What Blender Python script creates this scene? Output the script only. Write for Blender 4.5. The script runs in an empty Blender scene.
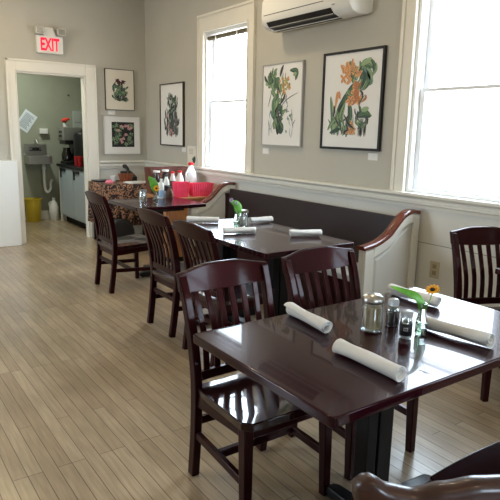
import bpy, bmesh, math, random
from mathutils import Vector, Matrix
random.seed(7)
PI = math.pi
S = bpy.context.scene
C = S.collection

# ------------------------------------------------------------------ camera
cam_d = bpy.data.cameras.new('camera'); cam = bpy.data.objects.new('camera', cam_d); C.objects.link(cam)
rt = Vector((0.81903796, -0.57337863, 0.02034134)); dn = Vector((-0.10029033, -0.17798694, -0.97890883)); fw = Vector((0.56490589, 0.79972345, -0.20328239))
M3 = Matrix((rt, -dn, -fw)).transposed()
cam.matrix_world = Matrix.Translation((0, 0, 1.45)) @ M3.to_4x4()
cam_d.sensor_width = 36; cam_d.lens = 41.037; cam_d.clip_start = .02
S.camera = cam

# ------------------------------------------------------------------ daylight, lamps, exposure
S.view_settings.view_transform = 'Standard'; S.view_settings.look = 'None'; S.view_settings.gamma = 1
S.view_settings.use_curve_mapping = False
S.view_settings.exposure = -0.45
S.cycles.max_bounces = 10; S.cycles.diffuse_bounces = 5; S.cycles.glossy_bounces = 5
S.cycles.transmission_bounces = 8; S.cycles.transparent_max_bounces = 12
S.cycles.sample_clamp_indirect = 60; S.cycles.caustics_refractive = False; S.cycles.caustics_reflective = False
W = bpy.data.worlds.new('overcast_sky'); S.world = W; W.use_nodes = True
wn = W.node_tree.nodes; wl = W.node_tree.links
tc = wn.new('ShaderNodeTexCoord'); sx = wn.new('ShaderNodeSeparateXYZ'); rp = wn.new('ShaderNodeValToRGB')
wl.new(tc.outputs['Generated'], sx.inputs[0]); wl.new(sx.outputs['Z'], rp.inputs[0])
rp.color_ramp.elements[0].position = 0.0; rp.color_ramp.elements[0].color = (.60, .60, .60, 1)
rp.color_ramp.elements[1].position = 0.05; rp.color_ramp.elements[1].color = (.68, .84, 1, 1)
wl.new(rp.outputs[0], wn['Background'].inputs[0]); wn['Background'].inputs[1].default_value = 26.0

# window positions (centre y on the window wall)
WIN = [(5.425, .435), (2.435, .435), (-.555, .435), (-2.5, .435)]
XW, YB, ZC = 3.461, 7.449, 3.16

def portal(name, loc, rot, sx_, sy_):
    d = bpy.data.lights.new(name, 'AREA'); d.shape = 'RECTANGLE'; d.size = sx_; d.size_y = sy_; d.cycles.is_portal = True
    o = bpy.data.objects.new(name, d); o.location = loc; o.rotation_euler = rot; C.objects.link(o)
for i, (y, hw) in enumerate(WIN):
    portal('window_portal', (XW + .16, y, 1.78), (0, PI / 2, 0), 1.5, .87)
portal('window_portal', (-3.16, 5.2, 1.78), (0, -PI / 2, 0), 1.5, 1.8)
portal('window_portal', (.2, -3.66, 1.78), (PI / 2, 0, 0), 1.1, 1.5)
def lamp(name, loc, power, size, col):
    d = bpy.data.lights.new(name, 'AREA'); d.shape = 'DISK'; d.size = size; d.energy = power; d.color = col
    o = bpy.data.objects.new(name, d); o.location = loc; C.objects.link(o)
for x, y, pw in ((1.2, 6.4, 20), (2.5, 4.6, 14), (.4, 2.6, 8), (2.2, 2.2, 8), (-1.5, 4.2, 10), (.4, -.8, 8)):
    lamp('ceiling_lamp_light', (x, y, 3.12), pw, .16, (1, .80, .50))
lamp('kitchen_fill_light', (2.0, 8.4, 2.66), 38, .3, (.93, 1, .90))  # unseen fill with no fixture, added to light the kitchen

# ------------------------------------------------------------------ materials
def srgb(c):
    return tuple((v / 255 / 12.92 if v / 255 <= .04045 else ((v / 255 + .055) / 1.055) ** 2.4) for v in c) + (1,)
MC = {}
def mat(name, col, rough=.5, metal=0, coat=0, trans=0, emit=None, es=0, var=0, vscale=8, bump=0, bscale=60, spec=.5, ior=1.45, alpha=1, coat_r=.1, stretch=(1, 1, 1), tint=None):
    if name in MC: return MC[name]
    m = bpy.data.materials.new(name); m.use_nodes = True; nt = m.node_tree; b = nt.nodes['Principled BSDF']
    c = srgb(col); b.inputs['Base Color'].default_value = c; b.inputs['Roughness'].default_value = rough
    b.inputs['Metallic'].default_value = metal; b.inputs['Coat Weight'].default_value = coat; b.inputs['Coat Roughness'].default_value = coat_r
    b.inputs['Transmission Weight'].default_value = trans; b.inputs['IOR'].default_value = ior; b.inputs['Alpha'].default_value = alpha
    b.inputs['Specular IOR Level'].default_value = spec
    if tint: b.inputs['Specular Tint'].default_value = srgb(tint)
    if emit: b.inputs['Emission Color'].default_value = srgb(emit); b.inputs['Emission Strength'].default_value = es
    if var or bump:
        t = nt.nodes.new('ShaderNodeTexCoord'); mp = nt.nodes.new('ShaderNodeMapping'); mp.inputs['Scale'].default_value = stretch
        nt.links.new(t.outputs['Object'], mp.inputs[0])
    if var:
        n = nt.nodes.new('ShaderNodeTexNoise'); n.inputs['Scale'].default_value = vscale; n.inputs['Detail'].default_value = 4
        nt.links.new(mp.outputs[0], n.inputs[0])
        r = nt.nodes.new('ShaderNodeValToRGB'); r.color_ramp.elements[0].position = .3; r.color_ramp.elements[1].position = .7
        r.color_ramp.elements[0].color = tuple(v * (1 - var) for v in c[:3]) + (1,); r.color_ramp.elements[1].color = tuple(min(1, v * (1 + var)) for v in c[:3]) + (1,)
        nt.links.new(n.outputs[0], r.inputs[0]); nt.links.new(r.outputs[0], b.inputs['Base Color'])
    if bump:
        n2 = nt.nodes.new('ShaderNodeTexNoise'); n2.inputs['Scale'].default_value = bscale; nt.links.new(mp.outputs[0], n2.inputs[0])
        bp = nt.nodes.new('ShaderNodeBump'); bp.inputs['Strength'].default_value = bump; bp.inputs['Distance'].default_value = .01
        nt.links.new(n2.outputs[0], bp.inputs['Height']); nt.links.new(bp.outputs[0], b.inputs['Normal'])
    MC[name] = m; return m

wall_m = mat('warm_grey_wall_paint', (184, 180, 168), .75, var=.03, vscale=2, bump=.05, bscale=300)
kwall_m = mat('sage_kitchen_paint', (150, 152, 134), .7, var=.04, vscale=3)
white_m = mat('cream_trim_paint', (226, 221, 208), .42, var=.02, vscale=5)
wains_m = mat('ivory_wainscot_paint', (216, 212, 202), .5, var=.03, vscale=3)
ceil_m = mat('ceiling_paint', (205, 200, 185), .8)
sash_m = mat('white_sash_paint', (225, 226, 226), .4)
maho = mat('dark_mahogany_varnish', (31, 6, 8), .36, coat=.2, coat_r=.08, tint=(255, 120, 120), var=.25, vscale=7, stretch=(6, 6, 1), spec=.2)
maho_top = mat('mahogany_tabletop_varnish', (38, 7, 15), .25, coat=.44, coat_r=.03, tint=(255, 130, 140), var=.2, vscale=5, stretch=(1, 5, 1), spec=.12)
maho_seat = mat('mahogany_seat_varnish', (28, 6, 9), .3, spec=.12, coat=.95, coat_r=.04, tint=(255, 130, 130), var=.2, vscale=6, stretch=(6, 1, 1))
maho_red = mat('reddish_mahogany_rail', (98, 42, 28), .25, coat=.7, coat_r=.1, var=.2, vscale=6, stretch=(5, 5, 1))
brown_m = mat('worn_brown_mahogany', (58, 32, 24), .35, coat=.3, coat_r=.13, var=.25, vscale=8, stretch=(2, 8, 8))
bench_m = mat('dark_bench_upholstery', (38, 24, 25), .42, var=.1)
cush_m = mat('pale_grey_bench_vinyl', (176, 176, 172), .45, var=.05)
black_stain = mat('black_stained_wood', (14, 10, 11), .5, spec=.25)
iron_m = mat('black_cast_iron', (16, 16, 18), .38, spec=.4)
napkin_m = mat('white_linen', (222, 219, 214), .85, bump=.15, bscale=500, var=.03, vscale=20)
def thin_glass(name, tint, refl):
    m = bpy.data.materials.new(name); m.use_nodes = True; nt = m.node_tree; N = nt.nodes; L = nt.links
    N.remove(N['Principled BSDF']); tr = N.new('ShaderNodeBsdfTransparent'); tr.inputs[0].default_value = tint; gl = N.new('ShaderNodeBsdfGlossy'); gl.inputs['Roughness'].default_value = .04
    lw = N.new('ShaderNodeLayerWeight'); lw.inputs[0].default_value = .35; ma = N.new('ShaderNodeMapRange'); ma.inputs[3].default_value = refl; ma.inputs[4].default_value = .7; mx = N.new('ShaderNodeMixShader')
    L.new(lw.outputs['Facing'], ma.inputs[0]); L.new(ma.outputs[0], mx.inputs[0]); L.new(tr.outputs[0], mx.inputs[1]); L.new(gl.outputs[0], mx.inputs[2]); L.new(mx.outputs[0], N['Material Output'].inputs[0])
    return m
cut_glass_m = thin_glass('cut_glass', (.9, .94, .9, 1), .28)
glass_m = thin_glass('clear_glass', (.93, .95, .94, 1), .11)
steel_m = mat('brushed_steel', (190, 188, 184), .28, metal=1)
sugar_m = mat('raw_sugar', (196, 172, 128), .9, var=.12, vscale=150, bump=.3, bscale=400)
pepper_m = mat('black_pepper', (30, 27, 25), .8, var=.7, vscale=260)
salt_m = mat('white_salt', (232, 230, 225), .8)
black_m = mat('black_plastic', (20, 20, 22), .35)
blackmatte_m = mat('black_matte', (17, 16, 18), .7)
green_m = mat('leaf_green', (104, 172, 62), .35, var=.3, vscale=25)
dgreen_m = mat('dark_leaf_green', (42, 92, 36), .45, var=.3, vscale=25)
yellow_m = mat('sunflower_yellow', (236, 165, 20), .5, var=.15, vscale=60)
brownseed_m = mat('flower_centre_brown', (40, 22, 12), .8)
purple_m = mat('pale_purple_petal', (186, 172, 205), .6)
paper_m = mat('white_paper', (228, 226, 222), .7)
cream_m = mat('cream_mat_board', (222, 216, 200), .7)
whitepl_m = mat('white_plastic', (225, 224, 218), .35)
red_m = mat('red_plastic_cap', (205, 30, 35), .4)
pink_m = mat('coral_red_paper', (240, 72, 104), .5, var=.08, vscale=20)
ybin_m = mat('yellow_plastic', (206, 178, 52), .45)
fridge_m = mat('pale_blue_grey_enamel', (176, 190, 204), .35)
orangew_m = mat('orange_pine_wood', (168, 112, 66), .5, var=.2, vscale=6, stretch=(8, 8, 1))
wicker_m = mat('brown_wicker', (96, 52, 38), .7, var=.5, vscale=60, bump=.8, bscale=90)

def floor_material():
    m = bpy.data.materials.new('narrow_maple_strip_floor'); m.use_nodes = True; nt = m.node_tree; N = nt.nodes; L = nt.links; b = N['Principled BSDF']
    t = N.new('ShaderNodeTexCoord'); mp = N.new('ShaderNodeMapping'); mp.inputs['Rotation'].default_value = (0, 0, PI / 2)
    L.new(t.outputs['Object'], mp.inputs[0])
    br = N.new('ShaderNodeTexBrick'); br.offset = .37; br.offset_frequency = 3; br.squash = 1
    br.inputs['Scale'].default_value = 1; br.inputs['Brick Width'].default_value = 1.15; br.inputs['Row Height'].default_value = .0622
    br.inputs['Mortar Size'].default_value = .0017; br.inputs['Mortar Smooth'].default_value = .3; br.inputs['Bias'].default_value = 0
    br.inputs['Color1'].default_value = srgb((174, 155, 128)); br.inputs['Color2'].default_value = srgb((152, 132, 106)); br.inputs['Mortar'].default_value = srgb((72, 54, 40))
    L.new(mp.outputs[0], br.inputs[0])
    mp2 = N.new('ShaderNodeMapping'); mp2.inputs['Scale'].default_value = (18, 1.2, 1); L.new(t.outputs['Object'], mp2.inputs[0])
    n = N.new('ShaderNodeTexNoise'); n.inputs['Scale'].default_value = 4; n.inputs['Detail'].default_value = 6; L.new(mp2.outputs[0], n.inputs[0])
    r = N.new('ShaderNodeMapRange'); r.inputs[1].default_value = .3; r.inputs[2].default_value = .7; r.inputs[3].default_value = .8; r.inputs[4].default_value = 1.14; L.new(n.outputs[0], r.inputs[0])
    n3 = N.new('ShaderNodeTexNoise'); n3.inputs['Scale'].default_value = 1.6; n3.inputs['Detail'].default_value = 5; L.new(t.outputs['Object'], n3.inputs[0])
    r3 = N.new('ShaderNodeMapRange'); r3.inputs[1].default_value = .3; r3.inputs[2].default_value = .7; r3.inputs[3].default_value = .76; r3.inputs[4].default_value = 1.14; L.new(n3.outputs[0], r3.inputs[0])
    mu = N.new('ShaderNodeMath'); mu.operation = 'MULTIPLY'; L.new(r.outputs[0], mu.inputs[0]); L.new(r3.outputs[0], mu.inputs[1])
    mx = N.new('ShaderNodeVectorMath'); mx.operation = 'SCALE'; L.new(br.outputs['Color'], mx.inputs[0]); L.new(mu.outputs[0], mx.inputs['Scale'])
    L.new(mx.outputs[0], b.inputs['Base Color'])
    r2 = N.new('ShaderNodeMapRange'); r2.inputs[3].default_value = .24; r2.inputs[4].default_value = .42; L.new(n3.outputs[0], r2.inputs[0]); L.new(r2.outputs[0], b.inputs['Roughness'])
    bp = N.new('ShaderNodeBump'); bp.inputs['Strength'].default_value = .35; bp.inputs['Distance'].default_value = .002; bp.invert = True
    L.new(br.outputs['Fac'], bp.inputs['Height']); L.new(bp.outputs[0], b.inputs['Normal'])
    b.inputs['Specular IOR Level'].default_value = .45; b.inputs['Coat Weight'].default_value = .45; b.inputs['Coat Roughness'].default_value = .22
    return m
floor_m = floor_material()

def floral_material():
    m = bpy.data.materials.new('dark_floral_cloth'); m.use_nodes = True; nt = m.node_tree; N = nt.nodes; L = nt.links; b = N['Principled BSDF']
    t = N.new('ShaderNodeTexCoord'); v = N.new('ShaderNodeTexVoronoi'); v.inputs['Scale'].default_value = 27; v.inputs['Randomness'].default_value = 1
    n = N.new('ShaderNodeTexNoise'); n.inputs['Scale'].default_value = 9; L.new(t.outputs['Object'], n.inputs[0])
    ad = N.new('ShaderNodeVectorMath'); ad.operation = 'MULTIPLY_ADD'; ad.inputs[1].default_value = (.25, .25, .25); L.new(n.outputs['Color'], ad.inputs[0]); L.new(t.outputs['Object'], ad.inputs[2])
    L.new(ad.outputs[0], v.inputs[0])
    r = N.new('ShaderNodeValToRGB'); cr = r.color_ramp; cr.interpolation = 'CONSTANT'
    cols = [(0, (190, 120, 92)), (.2, (128, 70, 52)), (.32, (186, 146, 108)), (.42, (96, 76, 56)), (.52, (60, 38, 36)), (.66, (30, 20, 24))]
    cr.elements[0].position = 0; cr.elements[0].color = srgb(cols[0][1]); cr.elements[1].position = cols[1][0]; cr.elements[1].color = srgb(cols[1][1])
    for p, c in cols[2:]:
        e = cr.elements.new(p); e.color = srgb(c)
    L.new(v.outputs['Distance'], r.inputs[0]); L.new(r.outputs[0], b.inputs['Base Color']); b.inputs['Roughness'].default_value = .85
    return m
floral_m = floral_material()

def pane_material():
    m = bpy.data.materials.new('window_glass'); m.use_nodes = True; nt = m.node_tree; N = nt.nodes; L = nt.links
    N.remove(N['Principled BSDF']); tr = N.new('ShaderNodeBsdfTransparent'); gl = N.new('ShaderNodeBsdfGlossy'); gl.inputs['Roughness'].default_value = .02
    mx = N.new('ShaderNodeMixShader'); mx.inputs[0].default_value = .05
    L.new(tr.outputs[0], mx.inputs[1]); L.new(gl.outputs[0], mx.inputs[2]); L.new(mx.outputs[0], N['Material Output'].inputs[0])
    return m
pane_m = pane_material(); water_m = thin_glass('water', (.85, .93, .86, 1), .03)

# ------------------------------------------------------------------ mesh helpers
class MB:
    def __init__(s): s.v = []; s.f = []; s.mi = []; s.mats = []
    def m(s, mt):
        if mt not in s.mats: s.mats.append(mt)
        return s.mats.index(mt)
    def add(s, vs, fs, mt=None):
        o = len(s.v); s.v += [tuple(p) for p in vs]; s.f += [tuple(i + o for i in q) for q in fs]; k = s.m(mt) if mt else 0; s.mi += [k] * len(fs); return s
    def box(s, x0, y0, z0, x1, y1, z1, mt=None):
        return s.add([(x0, y0, z0), (x1, y0, z0), (x1, y1, z0), (x0, y1, z0), (x0, y0, z1), (x1, y0, z1), (x1, y1, z1), (x0, y1, z1)],
                     [(0, 3, 2, 1), (4, 5, 6, 7), (0, 1, 5, 4), (1, 2, 6, 5), (2, 3, 7, 6), (3, 0, 4, 7)], mt)
    def loft(s, rings, cap=True, mt=None, closed=True):
        n = len(rings[0]); vs = [p for r in rings for p in r]; fs = []
        for i in range(len(rings) - 1):
            for j in range(n if closed else n - 1):
                a = i * n + j; b = i * n + (j + 1) % n; fs.append((a, b, b + n, a + n))
        if cap: fs += [tuple(range(n))[::-1], tuple(range((len(rings) - 1) * n, len(rings) * n))]
        return s.add(vs, fs, mt)
    def lathe(s, prof, n=20, mt=None, c=(0, 0, 0), cap=True):
        return s.loft([[(c[0] + r * math.cos(2 * PI * k / n), c[1] + r * math.sin(2 * PI * k / n), c[2] + z) for k in range(n)] for r, z in prof], cap, mt)
    def sweep(s, pts, ws, ds, up=(0, 0, 1), mt=None):
        # rectangular section: ws along side axis (cross of path and up), ds along the other
        rings = []; P = [Vector(p) for p in pts]
        for i, p in enumerate(P):
            t = (P[min(i + 1, len(P) - 1)] - P[max(i - 1, 0)]).normalized()
            a = t.cross(Vector(up)).normalized(); b = a.cross(t).normalized()
            w = ws[i] if isinstance(ws, (list, tuple)) else ws; d = ds[i] if isinstance(ds, (list, tuple)) else ds
            rings.append([p + a * w / 2 + b * d / 2, p - a * w / 2 + b * d / 2, p - a * w / 2 - b * d / 2, p + a * w / 2 - b * d / 2])
        return s.loft(rings, True, mt)
    def tube(s, pts, r, n=10, mt=None):
        rings = []; P = [Vector(p) for p in pts]; ref = None
        for i, p in enumerate(P):
            t = (P[min(i + 1, len(P) - 1)] - P[max(i - 1, 0)]).normalized()
            if ref is None: ref = t.orthogonal().normalized()
            a = (ref - t * ref.dot(t)).normalized(); ref = a; b = t.cross(a)
            rr = r[i] if isinstance(r, (list, tuple)) else r
            rings.append([p + a * rr * math.cos(2 * PI * k / n) + b * rr * math.sin(2 * PI * k / n) for k in range(n)])
        return s.loft(rings, True, mt)
    def prism(s, out, a0, a1, axis='z', mt=None):
        def P(u, v, w): return {'z': (u, v, w), 'y': (u, w, v), 'x': (w, u, v)}[axis]
        return s.loft([[P(u, v, a0) for u, v in out], [P(u, v, a1) for u, v in out]], True, mt)
def build(name, mb, m=None, parent=None, loc=(0, 0, 0), rot=(0, 0, 0), smooth=False, bevel=0, seg=2, subsurf=0, solid=0, angle=40):
    me = bpy.data.meshes.new(name); me.from_pydata(mb.v, [], mb.f)
    bm = bmesh.new(); bm.from_mesh(me); bmesh.ops.recalc_face_normals(bm, faces=bm.faces); bm.to_mesh(me); bm.free()
    if mb.mats:
        for k in mb.mats: me.materials.append(k)
        for p, k in zip(me.polygons, mb.mi): p.material_index = k
    else: me.materials.append(m)
    o = bpy.data.objects.new(name, me); C.objects.link(o); o.location = loc; o.rotation_euler = rot
    if parent: o.parent = parent
    if solid: q = o.modifiers.new('solid', 'SOLIDIFY'); q.thickness = solid; q.offset = 0
    if bevel: q = o.modifiers.new('bevel', 'BEVEL'); q.width = bevel; q.segments = seg; q.limit_method = 'ANGLE'; q.angle_limit = math.radians(35); q.harden_normals = True
    if subsurf: q = o.modifiers.new('sub', 'SUBSURF'); q.levels = subsurf; q.render_levels = subsurf
    if smooth or bevel:
        for p in me.polygons: p.use_smooth = True
        me.set_sharp_from_angle(angle=math.radians(angle)) if not bevel else None
    return o
def thing(name, label, cat, loc=(0, 0, 0), rz=0, group=None):
    o = bpy.data.objects.new(name, None); C.objects.link(o); o.location = loc; o.rotation_euler = (0, 0, rz); o.empty_display_size = .1
    return tag(o, label, cat, group)
def tag(o, label, cat, group=None):
    o['label'] = label; o['category'] = cat
    if group: o['group'] = group
    return o
def struct(o): o['kind'] = 'structure'; return o
def dup(root, loc, rz, label, group=None):
    r = root.copy(); C.objects.link(r); r.location = loc; r.rotation_euler = (0, 0, rz); r['label'] = label
    if group: r['group'] = group
    for ch in list(root.children):
        c = ch.copy(); C.objects.link(c); c.parent = r
        for g in list(ch.children):
            d = g.copy(); C.objects.link(d); d.parent = c
    return r
def rrect(x0, y0, x1, y1, r, n=5):
    o = []
    for cx, cy, a in ((x1 - r, y0 + r, -90), (x1 - r, y1 - r, 0), (x0 + r, y1 - r, 90), (x0 + r, y0 + r, 180)):
        for k in range(n + 1):
            t = math.radians(a + 90 * k / n); o.append((cx + r * math.cos(t), cy + r * math.sin(t)))
    return o

# ------------------------------------------------------------------ setting
XL, YF = -3.0, -3.5
struct(build('floor', MB().box(XL - .2, YF - .2, -.1, XW + .3, 9.6, 0), floor_m))
struct(build('ceiling', MB().box(XL - .2, YF - .2, ZC, XW + .3, YB + .12, ZC + .1), ceil_m))
ZS, ZT = 1.03, 2.53                      # window sill and head
def wall_with_holes(name, holes, a0, a1, mk):
    w = MB(); w2 = MB(); e = a0
    for c, h in sorted(holes):
        for seg in ((e, c - h, 0, ZC), (c - h, c + h, 0, ZS), (c - h, c + h, ZT, ZC)): mk(w, seg)
        e = c + h
    mk(w, (e, a1, 0, ZC)); return struct(build(name, w, wall_m))
wall_with_holes('wall_right', WIN, YF, YB + .12, lambda w, s_: w.box(XW, s_[0], s_[2], XW + .14, s_[1], s_[3]))
wall_with_holes('wall_left', [(5.2, .9)], YF, YB + .12, lambda w, s_: w.box(XL - .14, s_[0], s_[2], XL, s_[1], s_[3]))
wall_with_holes('wall_front', [(.2, .55)], XL, XW, lambda w, s_: w.box(s_[0], YF - .14, s_[2], s_[1], YF, s_[3]))
# back wall with the kitchen doorway; left part carries the same wainscot
DX0, DX1, DZ = 1.76, 2.62, 2.105
bw = MB().box(XL, YB, 0, DX0, YB + .12, ZC).box(DX1, YB, 0, XW, YB + .12, ZC).box(DX0, YB, DZ, DX1, YB + .12, ZC)
struct(build('wall_back', bw, wall_m))
# wainscot (painted dado) and its rail
struct(build('trim_7', MB().box(XL, YB - .03, 0, 1.445, YB, 1.03), wains_m))
struct(build('trim_1', MB().box(XW - .012, YF, 0, XW, YB, .95), wains_m))
wr = MB().box(2.765, YB - .012, 0, XW - .012, YB, .95); struct(build('trim_2', wr, wains_m))
struct(build('trim_3', MB().box(1.445, YB - .10, 0, 1.70, YB, 1.05), mat('bright_white_paint', (236, 236, 232), .4), bevel=.006))
def rail_profile(): return [(0, .925), (-.022, .925), (-.026, .945), (-.036, .955), (-.036, .975), (-.03, .98), (-.03, .992), (-.05, 1.0), (-.064, 1.01), (-.064, 1.03), (0, 1.03)]
pr = rail_profile()
r1 = MB().loft([[(XW - .012 + u, y, z) for u, z in pr] for y in (YF, YB)]); struct(build('trim_4', r1, white_m))
r2 = MB().loft([[(x, YB - .012 + u, z) for u, z in pr] for x in (2.757, XW - .012)]); struct(build('trim_5', r2, white_m))
struct(build('trim_6', MB().box(XW - .0135, YF, .668, XW - .0118, YB, .672), mat('seam_shadow_line', (120, 110, 98), .8)))
struct(build('baseboard_right', MB().box(XW - .03, YF, 0, XW - .012, YB - .012, .15), white_m, bevel=.004))
struct(build('baseboard_back', MB().box(2.765, YB - .03, 0, XW - .03, YB - .012, .15), white_m, bevel=.004))
# windows on the window wall
def window_unit(n, y, hw):
    g = bpy.data.objects.new('window_%d' % n, None); C.objects.link(g); g.location = (XW, y, 0); struct(g)
    k = MB()
    for s_ in (-1, 1):
        a, b_ = sorted((s_ * hw, s_ * (hw + .125))); k.box(-.024, a, ZS, 0, b_, ZT + .19)
        a, b_ = sorted((s_ * (hw + .095), s_ * (hw + .125))); k.box(-.036, a, ZS, -.024, b_, ZT + .19)
        a, b_ = sorted((s_ * (hw), s_ * (hw + .015))); k.box(-.032, a, ZS, -.024, b_, ZT)
    k.box(-.024, -hw, ZT, 0, hw, ZT + .19); k.box(-.04, -hw - .125, ZT + .165, -.024, hw + .125, ZT + .19); k.box(-.032, -hw, ZT, -.024, hw, ZT + .02)
    build('casing', k, white_m, g, bevel=.003)
    j = MB().box(0, -hw, ZS, .14, -hw + .03, ZT).box(0, hw - .03, ZS, .14, hw, ZT).box(0, -hw + .03, ZT - .03, .14, hw - .03, ZT).box(0, -hw + .03, ZS, .14, hw - .03, ZS + .02)
    build('window_frame', j, sash_m, g)
    i = hw - .03
    for nm, x0, z0, z1 in (('upper_sash', .085, 1.76, ZT - .03), ('lower_sash', .045, ZS + .005, 1.785)):
        q = MB().box(x0, -i, z0, x0 + .035, -i + .045, z1).box(x0, i - .045, z0, x0 + .035, i, z1).box(x0, -i + .045, z0, x0 + .035, i - .045, z0 + (.025 if nm[0] == 'u' else .035)).box(x0, -i + .045, z1 - .025, x0 + .035, i - .045, z1)
        s_ = build(nm, q, sash_m, g, bevel=.002)
        p = build('pane', MB().box(x0 + .015, -i + .045, z0 + .03, x0 + .019, i - .045, z1 - .03), pane_m, s_)
    return g
for n, (y, hw) in enumerate(WIN): window_unit(n + 1, y, hw)
bl = thing('roller_blind', 'brown bamboo blind rolled up at the top of the narrow far window', 'blind', (XW, 5.425, 0))
build('rolled_blind', MB().tube([(.03, -.40, 2.465), (.03, .40, 2.465)], .024, 12), mat('bamboo_brown', (92, 84, 66), .7, var=.5, vscale=40), bl, smooth=True)
for yy in (-.2, .22): build('cord', MB().box(.0, yy - .006, 2.435, .006, yy + .006, 2.495), white_m, bl)
# door casing and jambs
dc = MB()
for a, b_ in ((DX0 - .105, DX0), (DX1, DX1 + .135)):
    dc.box(a, YB - .024, 0, b_, YB, DZ + .14)
dc.box(DX0, YB - .024, DZ, DX1, YB, DZ + .14)
dc.box(DX0 - .105, YB - .036, 0, DX0 - .08, YB - .024, DZ + .14).box(DX1 + .11, YB - .036, 0, DX1 + .135, YB - .024, DZ + .14).box(DX0 - .105, YB - .036, DZ + .115, DX1 + .135, YB - .024, DZ + .14)
dr = bpy.data.objects.new('door_1', None); C.objects.link(dr); struct(dr)
build('door_casing', dc, white_m, dr, bevel=.004)
build('door_jamb', MB().box(DX0 - .001, YB, 0, DX0 + .02, YB + .12, DZ).box(DX1 - .02, YB, 0, DX1, YB + .12, DZ).box(DX0 + .02, YB, DZ - .02, DX1 - .02, YB + .12, DZ + .001), white_m, dr)
# kitchen shell
KY = 9.36
struct(build('wall_kitchen_back', MB().box(.6, KY, 0, XW + .3, KY + .1, 2.8), kwall_m))
struct(build('wall_kitchen_right', MB().box(XW, YB + .12, 0, XW + .1, KY, 2.8), kwall_m))
struct(build('wall_kitchen_left', MB().box(.6, YB + .12, 0, .7, KY, 2.8), kwall_m))
struct(build('wall_kitchen_front', MB().box(.7, YB + .121, 0, DX0 - .1, YB + .14, 2.8).box(DX1 + .1, YB + .121, 0, XW, YB + .14, 2.8), kwall_m))
struct(build('ceiling_kitchen', MB().box(.6, YB + .12, 2.7, XW + .3, KY, 2.8), ceil_m))
struct(build('baseboard_kitchen', MB().box(.7, KY - .018, 0, 2.72, KY, .14), white_m))

# ------------------------------------------------------------------ chairs
def interp(tab, t):
    for (a, va), (b_, vb) in zip(tab, tab[1:]):
        if t <= b_: k = (t - a) / (b_ - a); return tuple(p + (q - p) * k for p, q in zip(va, vb))
    return tab[-1][1]
def smooth_path(pts, n):
    # Catmull-Rom
    P = [Vector(p) for p in pts]; out = []; m = len(P) - 1
    for i in range(n + 1):
        t = i / n * m; k = min(int(t), m - 1); u = t - k
        p0, p1, p2, p3 = P[max(k - 1, 0)], P[k], P[k + 1], P[min(k + 2, m)]
        out.append(.5 * ((2 * p1) + (-p0 + p2) * u + (2 * p0 - 5 * p1 + 4 * p2 - p3) * u * u + (-p0 + 3 * p1 - 3 * p2 + p3) * u ** 3))
    return out
def crest_mesh(prof, top_of, th=.026, bow=.022, y0=-.272, zlo=.80, n=28, hw=.224):
    rings = []
    for i in range(n + 1):
        u = -1 + 2 * i / n; x = u * hw; zt = top_of(u); zb = prof(u); yb = y0 + .004 - bow * (1 - u * u)
        lean = .32
        rings.append([(x, yb - th / 2 - lean * (zb - .84), zb), (x, yb + th / 2 - lean * (zb - .84), zb), (x, yb + th / 2 - lean * (zt - .84), zt - .004), (x, yb + th / 4 - lean * (zt - .84), zt), (x, yb - th / 4 - lean * (zt - .84), zt), (x, yb - th / 2 - lean * (zt - .84), zt - .004)])
    return MB().loft(rings)
def crest_top(u):
    a = abs(u); k = min(1, max(0, (a - .3) / .7)); k = .5 * k + .5 * k * k * (3 - 2 * k); return .904 - .023 * k
def scroll_mesh(n=40, hw=.245, bow=.03):
    # thick steam-bent rail: raised nub at each end, a dip, then the raised middle
    key = [(0, .905), (.2, .904), (.42, .893), (.62, .879), (.78, .884), (.90, .899), (1, .892)]; rings = []
    for i in range(n + 1):
        u = -1 + 2 * i / n; a = abs(u); x = u * hw
        for (a0, z0), (a1, z1) in zip(key, key[1:]):
            if a <= a1 + 1e-9: k = (a - a0) / (a1 - a0); k = k * k * (3 - 2 * k); zt = z0 + (z1 - z0) * k; break
        yc = -.285 - bow * (1 - u * u); sc = 1 if a < .97 else .7; h = .046 * sc; t = .042 * sc
        rings.append([(x, yc + t / 2 * math.copysign(abs(math.cos(q)) ** .7, math.cos(q)), zt - .023 + h / 2 * math.copysign(abs(math.sin(q)) ** .7, math.sin(q))) for q in [2 * PI * k / 14 + .2 for k in range(14)]])
    return MB().loft(rings)
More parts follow.
